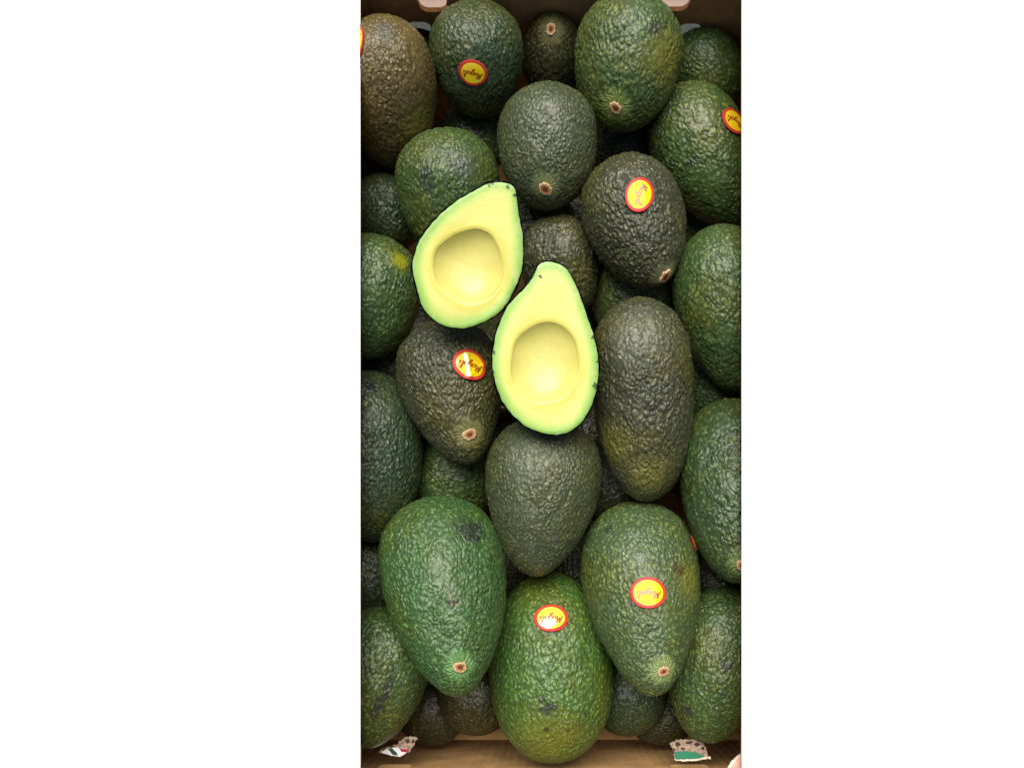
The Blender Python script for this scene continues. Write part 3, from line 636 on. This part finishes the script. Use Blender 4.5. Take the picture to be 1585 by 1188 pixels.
HINFO = {
 'H1': dict(label='cut avocado half with empty pit hollow, tip pointing to upper right', pit=(.0212, .0245, radians(12), 0, 0), depth=.0088),
 'H2': dict(label='cut avocado half with empty pit hollow, lower one with its tip pointing up', pit=(.0206, .0242, radians(0), 0, 0), depth=.0088),
}
for hi, (key, h) in enumerate(HALVES.items()):
    inf = HINFO[key]
    C = np.array(h['C']); n = np.array(h['n']); P = np.array(h['P'])
    ex = np.array([1.0, 0, 0]); ex -= n * (ex @ n); ex /= np.linalg.norm(ex); ey = np.cross(n, ex)
    loop = smooth_loop(P, 0) - C
    pl = np.stack([loop @ ex, loop @ ey], 1)
    ang = np.unwrap(np.arctan2(pl[:, 1], pl[:, 0]))
    if ang[-1] < ang[0]:
        ang = ang[::-1]; pl = pl[::-1]
    NA = 180
    th = np.linspace(0, 2 * pi, NA, endpoint=False) + ang[0]
    rad = np.interp(th, np.concatenate([ang, ang[:1] + 2 * pi]), np.hypot(*np.concatenate([pl, pl[:1]]).T))
    rs = np.random.RandomState(5 + hi)
    rad = rad * (1 + .0025 * np.interp(th, np.linspace(th[0], th[0] + 2 * pi, 61), np.append(rs.randn(60), 0)))
    cmean = pl.mean(0)
    px, py, rot, ox, oy = inf['pit']
    pl2 = smooth_loop(np.array(h['pit']), 0) - C
    p2 = np.stack([pl2 @ ex, pl2 @ ey], 1)
    a2 = np.arctan2(p2[:, 1], p2[:, 0]); o2 = np.argsort(a2); a2 = a2[o2]; r2 = np.hypot(*p2[o2].T)
    pr = np.interp((th + pi) % (2 * pi) - pi, np.concatenate([a2 - 2 * pi, a2, a2 + 2 * pi]), np.tile(r2, 3))
    pr *= 1 + .004 * np.cos(7 * th + hi)
    dirs = np.stack([np.cos(th), np.sin(th)], 1)
    def lift(q, z):                         # plane coordinates + height above the cut face -> local
        return q[:, :1] * ex + q[:, 1:] * ey + np.asarray(z).reshape(-1, 1) * n
    root = bpy.data.objects.new('avocado_half', None)
    COL.objects.link(root)
    root.location = C
    root.empty_display_size = .02
    tagged(root, inf['label'], 'avocado half', 'avocado halves lying on the pile')
    # flesh ring
    V, E, PD = [], [], []
    R_in = pr; R_out = rad - .0006 - .0006 * np.interp(th, np.linspace(th[0], th[0] + 2 * pi, 90), np.append(rs.rand(89), .5))
    NRG = 40
    for s in np.linspace(0, 1, NRG):
        s2 = s
        r = R_in + (R_out - R_in) * s2
        ed = rad - r
        z = -.0009 * np.exp(-(ed / .0012) ** 2) - .0006 * np.exp(-((r - R_in) / .0009) ** 2) + .0004 * np.sin(th * 3 + s * 4) * s * (1 - s) * 2
        z += .0004 * np.sin(th * 2 + 1.3 * hi) * (1 - s)
        V.append(lift(dirs * r[:, None], z)); E.append(ed); PD.append(r - R_in)
    me = mesh('flesh', np.concatenate(V), grid_faces(NRG, NA, flip=False))
    att = me.attributes.new('edge', 'FLOAT', 'POINT')
    att.data.foreach_set('value', np.concatenate(E).astype(np.float32))
    att = me.attributes.new('pit_gap', 'FLOAT', 'POINT')
    att.data.foreach_set('value', np.concatenate(PD).astype(np.float32))
    marks = [((np.array(b[0]) - C).tolist(), b[1], b[2]) for b in h['bl']]
    link('flesh', me, flesh_material(marks), root)
    # pit hollow
    V, E = [], []
    NB = 30
    for s in np.linspace(1.004, .0, NB):
        r = R_in * s
        z = -.0006 - inf['depth'] * max(0, 1 - min(1, s) ** 2.4) ** .72 * (1 + .05 * s * np.cos(2 * th + s * 3)) * (1 if s < 1 else 0)
        q = dirs * r[:, None]
        V.append(lift(q, z)); E.append(np.full(NA, min(1, s)))
    me = mesh('pit_hollow', np.concatenate(V), grid_faces(NB, NA, flip=True))
    att = me.attributes.new('edge', 'FLOAT', 'POINT')
    att.data.foreach_set('value', np.concatenate(E).astype(np.float32))
    link('pit_hollow', me, flesh_material((), True), root)
    # rind: thin lip round the cut and the rounded underside
    V = []
    ph = np.concatenate([[-.06, -.03], np.linspace(0, pi / 2, 40) ** 1.0])
    for p in ph:
        if p < 0:
            q = dirs * (rad - (.0009 if p < -.05 else .0003))[:, None]
            z = np.full(NA, -.0008 if p < -.05 else -.0001)
        else:
            q = cmean + (dirs * rad[:, None] - cmean) * cos(p)
            z = -h['D'] * sin(p) * np.ones(NA) - .0002
        V.append(lift(q, z))
    me = mesh('rind', np.concatenate(V), grid_faces(len(ph), NA, flip=True))
    # the rind colour is the same dark knobbly skin as the whole fruit
    link('rind', me, skin_material('rind_skin', 'green', 400 + hi), root)

# ------------------------------------------------------------ carton
def card_material(name, inner, lines=True):
    g = NT(name, .82, .2)
    P = g.coords()
    n = g.noise(P, 60, 4, .6)
    fib = g.noise(g.vmath('MULTIPLY', P, (1, 1, .15)), 900, 3, .6)
    c = g.mix(g.step(n, .3, .7), tuple(v * .82 for v in inner), tuple(v * 1.12 for v in inner))
    c = g.mix(g.math('MULTIPLY', g.step(fib, .5, .8), .25), c, tuple(v * .6 for v in inner))
    sx = g.n('ShaderNodeSeparateXYZ'); g.l(P, sx.inputs[0])
    ax = g.math('ADD', sx.outputs[0], sx.outputs[1])
    wv = g.math('SINE', g.math('MULTIPLY', ax, 2 * pi / .0068))
    c = g.mix(g.math('MULTIPLY', g.step(wv, .75, 1.0), .16), c, tuple(v * .55 for v in inner))
    g.put(g.b.inputs['Base Color'], c)
    g.bump(g.math('ADD', g.math('MULTIPLY', wv, .5), g.math('MULTIPLY', fib, .5)), .0005, .6)
    return g.m
KRAFT = card_material('kraft_cardboard', (.56, .33, .145))
WHITE_CARD = plain('white_carton_print', (.86, .86, .85), .6, .3, .03, 120)
carton = bpy.data.objects.new('cardboard_carton', None)
COL.objects.link(carton)
carton.location = (0, (FRONT_Y + BACK_Y) / 2, BASE_Z)
tagged(carton, 'open brown cardboard carton holding all the whole avocados', 'carton')
def cpart(name, me, mats, smooth=False):
    o = link(name, me, None, carton, smooth)
    for m in mats:
        me.materials.append(m)
    o.matrix_parent_inverse = Matrix.Translation(-carton.location)
    return o
TH = .0032
for side in (1, -1):
    zs = np.linspace(BASE_Z, RIM_Z, 14)
    ys = np.linspace(FRONT_Y - .012, BACK_Y + .012, 40)
    vs, fs, mi = [], [], []
    for z in zs:
        for y in ys:
            vs.append((wall_x(z, side), y, z))
    k = len(vs)
    for z in zs:
        for y in ys:
            vs.append((wall_x(z, side) + side * TH, y, z))
    ny = len(ys)
    for i in range(len(zs) - 1):
        for j in range(ny - 1):
            q = (i * ny + j, i * ny + j + 1, (i + 1) * ny + j + 1, (i + 1) * ny + j)
            fs.append(q); mi.append(0)
            fs.append(tuple(v + k for v in q[::-1])); mi.append(1)
    t = (len(zs) - 1) * ny
    for j in range(ny - 1):
        fs.append((t + j, t + j + 1, k + t + j + 1, k + t + j)); mi.append(1)
        fs.append((j, k + j, k + j + 1, j + 1)); mi.append(1)
    me = mesh('side_panel', vs, fs)
    o = cpart('side_panel', me, [KRAFT, WHITE_CARD])
    me.polygons.foreach_set('material_index', mi)
# end panels: 2-D outline with vent holes, extruded
def end_panel(name, y, holes, outward):
    cu = bpy.data.curves.new(name, 'CURVE')
    cu.dimensions = '2D'
    cu.fill_mode = 'BOTH'
    cu.extrude = TH / 2
    def loop(pts):
        sp = cu.splines.new('POLY')
        sp.points.add(len(pts) - 1)
        for p, q in zip(sp.points, pts):
            p.co = (q[0], q[1], 0, 1)
        sp.use_cyclic_u = True
    z1 = RIM_Z - .004
    loop([(wall_x(BASE_Z, -1) - .0015, BASE_Z - .002), (wall_x(BASE_Z, 1) + .0015, BASE_Z + .004), (wall_x(z1, 1) + .0015, z1), (wall_x(z1, -1) - .0015, z1)])
    for hpts in holes:
        loop(hpts)
    tmp = bpy.data.objects.new(name, cu)
    COL.objects.link(tmp)
    dg = bpy.context.evaluated_depsgraph_get()
    me = bpy.data.meshes.new_from_object(tmp.evaluated_get(dg))
    bpy.data.objects.remove(tmp)
    me.transform(Matrix.Translation((0, y + outward * TH / 2, 0)) @ Matrix.Rotation(pi / 2, 4, 'X'))
    me.materials.clear()
    return cpart(name, me, [KRAFT])
def rrect(cx, cz, hw, hh, r, taper=0.0):
    pts = []
    for (sx, sz, a0) in ((1, 1, 0), (-1, 1, 90), (-1, -1, 180), (1, -1, 270)):
        for i in range(7):
            a = radians(a0 + 15 * i)
            x = sx * (hw - r) + r * cos(a); z = sz * (hh - r) + r * sin(a)
            pts.append((cx + x * (1 + taper * z / hh), cz + z))
    return pts
end_panel('end_panel', BACK_Y, [rrect(-.0815, .098, .0105, .0165, .006, .18), rrect(.0855, .099, .0105, .0165, .006, .18),
                                rrect(-.0945, .0575, .0085, .0120, .006), rrect(.0995, .0555, .0080, .0120, .006)], 1)
end_panel('end_panel', FRONT_Y, [rrect(-.115, .045, .012, .010, .005), rrect(.102, .045, .014, .010, .005)], -1)
bm = bmesh.new()
bmesh.ops.create_cube(bm, size=1, matrix=Matrix.Translation((0, (FRONT_Y + BACK_Y) / 2, BASE_Z + .0022)) @ Matrix.Diagonal((wall_x(BASE_Z, 1) - wall_x(BASE_Z, -1) + .003, BACK_Y - FRONT_Y + .003, .003, 1)))
me = bpy.data.meshes.new('base_panel'); bm.to_mesh(me); bm.free()
cpart('base_panel', me, [KRAFT])
# added translucent sheets behind the back vents, tinting the light seen through them
def glow_sheet(name, col):
    m = plain(name, col, .6, .3, .15, 200)
    t = m.node_tree
    tr = t.nodes.new('ShaderNodeBsdfTranslucent'); tr.inputs[0].default_value = (*col, 1)
    mx = t.nodes.new('ShaderNodeMixShader'); mx.inputs[0].default_value = .6
    o = t.nodes['Material Output']
    t.links.new(t.nodes['Principled BSDF'].outputs[0], mx.inputs[1]); t.links.new(tr.outputs[0], mx.inputs[2]); t.links.new(mx.outputs[0], o.inputs[0])
    return m
M_LINER = glow_sheet('vent_glow_grey', (.40, .43, .41))
M_VENT_GLOWP = glow_sheet('vent_glow_pink', (.92, .80, .74))
for (x, z, hw, hh) in ((-.0945, .0625, .012, .015), (.0995, .0610, .011, .017), (-.0815, .098, .014, .019), (.0855, .099, .014, .019)):
    bm = bmesh.new()
    bmesh.ops.create_cube(bm, size=1, matrix=Matrix.Translation((x, BACK_Y + TH + .0006, z)) @ Matrix.Diagonal((hw * 2, .0008, hh * 2, 1)))
    me = bpy.data.meshes.new('vent_glow_sheet'); bm.to_mesh(me); bm.free()
    cpart('vent_glow_sheet', me, [M_VENT_GLOWP if z > .08 else M_LINER])

# torn vent tabs bent in over the front wall
M_TORN = plain('torn_corrugated', (.30, .22, .17), .9, .1, .45, 500, .0008)
M_TWHITE = plain('print_white', (.72, .72, .76), .5, .3, .04, 300)
M_TGREEN = plain('print_green', (.012, .155, .085), .5, .3, .08, 300)
M_TDARK = plain('print_dark_green', (.012, .055, .035), .5, .3, .08, 300)
M_TRED = plain('print_red', (.30, .010, .030), .5, .3, .08, 300)
M_PINK = plain('print_pink', (.78, .42, .33), .6, .3, .12, 250)
M_PAPER = plain('torn_paper', (.72, .62, .52), .85, .2, .15, 700, .0004)
def world_at(px, py, z):
    return Vector(((px - 853) / FPX * (CAM_H - z), -(py - 900) / FPX * (CAM_H - z), z))
def slab(name, pts, mat, th=.0009, ragged=0.0, seed=1, par=None):
    r = random.Random(seed)
    P = []
    m = len(pts)
    for i in range(m):
        a, b = Vector(pts[i]), Vector(pts[(i + 1) % m])
        nseg = max(1, int((b - a).length / .0012)) if ragged else 1
        for q in range(nseg):
            v = a.lerp(b, q / nseg)
            v += Vector((r.uniform(-1, 1), r.uniform(-1, 1), r.uniform(-.5, .5))) * ragged
            P.append(v)
    k = len(P)
    N = Vector((0, 0, 1))
    vs = P + [p - N * th for p in P]
    fs = [tuple(range(k)), tuple(range(2 * k - 1, k - 1, -1))]
    fs += [(i, k + i, k + (i + 1) % k, (i + 1) % k) for i in range(k)]
    me = mesh(name, vs, fs)
    o = link(name, me, mat, None, False)
    if par:
        o.parent = par
        o.matrix_parent_inverse = Matrix.Translation(-carton.location)
    else:
        o.parent = carton
        o.matrix_parent_inverse = Matrix.Translation(-carton.location)
    return o
def W(l, z, dz=0.0, slope=0.0):
    return [world_at(x, y, z + slope * (1170 - y)) + Vector((0, 0, dz)) for x, y in l]
# left tab
tab = slab('torn_tab', W([(586, 1163), (598, 1156), (613, 1152), (618, 1147), (628, 1140), (640, 1139), (646, 1143), (640, 1153), (634, 1162), (620, 1171), (603, 1168)], .060), M_TORN, .002, .0006, 3)
tab['label'] = 'torn white vent tab with green and red stripes'
def sub(name, pts, z, mat, par, dz, seed=1, rg=.0002):
    o = slab(name, W(pts, z, dz), mat, .0004, rg, seed)
    o.parent = par
    o.matrix_parent_inverse = Matrix.Identity(4)
    return o
sub('printed_face', [(590, 1163), (601, 1157), (617, 1155), (632, 1159), (628, 1165), (619, 1170), (604, 1168)], .060, M_TWHITE, tab, .0009)
sub('green_stripe', [(601, 1158), (607, 1157), (614, 1163), (616, 1168), (609, 1167)], .060, M_TDARK, tab, .0013)
sub('red_stripe', [(617, 1155), (624, 1158), (633, 1158), (630, 1163), (622, 1162)], .060, M_TRED, tab, .0013)
for q, (a, b) in enumerate((((628, 1143), (634, 1149)), ((637, 1143), (642, 1149)), ((601, 1155), (612, 1153)), ((592, 1160), (596, 1158)))):  # dark slabs: shade inside the open flutes, put into colour
    c0 = ((a[0] + b[0]) / 2, (a[1] + b[1]) / 2); hx, hy = abs(b[0] - a[0]) / 2, abs(b[1] - a[1]) / 2
    sub('flute_hole_shade', [(c0[0] + hx * cos(t), c0[1] + hy * sin(t)) for t in np.linspace(0, 2 * pi, 9)[:-1]], .060, plain('flute_shadow', (.03, .02, .015), .9), tab, .0008, q)
# right tab
tab = slab('torn_tab', W([(1037, 1150), (1047, 1145), (1060, 1143), (1075, 1144), (1088, 1149), (1093, 1160), (1098, 1170), (1088, 1172), (1062, 1175), (1045, 1175), (1042, 1162)], .060), M_TORN, .002, .0006, 7)
tab['label'] = 'torn vent tab with green print at the front right'
sub('printed_face', [(1044, 1163), (1060, 1161), (1076, 1163), (1092, 1170), (1080, 1173), (1062, 1174), (1046, 1174)], .060, M_TGREEN, tab, .0009)
sub('torn_edge', [(1044, 1174), (1062, 1174), (1092, 1170), (1098, 1170), (1100, 1173), (1084, 1175), (1062, 1177), (1046, 1176)], .060, M_PAPER, tab, .0007, 3, .0005)
for q, (x, y, hx, hy) in enumerate(((1049, 1151, 4, 3), (1066, 1148, 6, 2.5), (1079, 1151, 5, 2.5), (1057, 1158, 4, 1.5), (1088, 1157, 2.5, 3), (1043, 1159, 2, 2))):  # dark slabs again, painted shade of the open flutes
    sub('flute_hole_shade', [(x + hx * cos(t), y + hy * sin(t)) for t in np.linspace(0, 2 * pi, 9)[:-1]], .060, plain('flute_shadow', (.03, .02, .015), .9), tab, .0008, q, .0003)
# torn printed corner near the front right rim
cr = slab('torn_corner', W([(1121, 1192), (1133, 1177), (1146, 1164), (1147, 1192)], .118), M_PAPER, .0012, .0005, 9)
sub('printed_face', [(1127, 1192), (1138, 1178), (1146.5, 1170), (1146.5, 1192)], .118, M_PINK, cr, .0006)

# ------------------------------------------------------------ stand and floor
stand = bpy.data.objects.new('display_stand', None)
COL.objects.link(stand)
stand.location = (0, .13, -.62)
tagged(stand, 'plain display stand under the avocado carton', 'stand')
WOOD = plain('stand_wood', (.42, .30, .19), .7, .3, .2, 40)
def bx(name, c, s, par):
    bm = bmesh.new()
    bmesh.ops.create_cube(bm, size=1, matrix=Matrix.Translation(c) @ Matrix.Diagonal((*s, 1)))
    me = bpy.data.meshes.new(name); bm.to_mesh(me); bm.free()
    return link(name, me, WOOD, par, False)
bx('stand_top', (0, 0, .527), (.20, .40, .022), stand)
for sx in (-1, 1):
    for sy in (-1, 1):
        bx('leg', (sx * .08, sy * .18, .258), (.03, .03, .516), stand)
fl = mesh('floor', [(-6, -6, -.62), (6, -6, -.62), (6, 6, -.62), (-6, 6, -.62)], [(0, 1, 2, 3)])
fo = link('floor', fl, plain('white_floor', (.90, .90, .90), .6, .3, .01, 3), None, False)
fo['kind'] = 'structure'
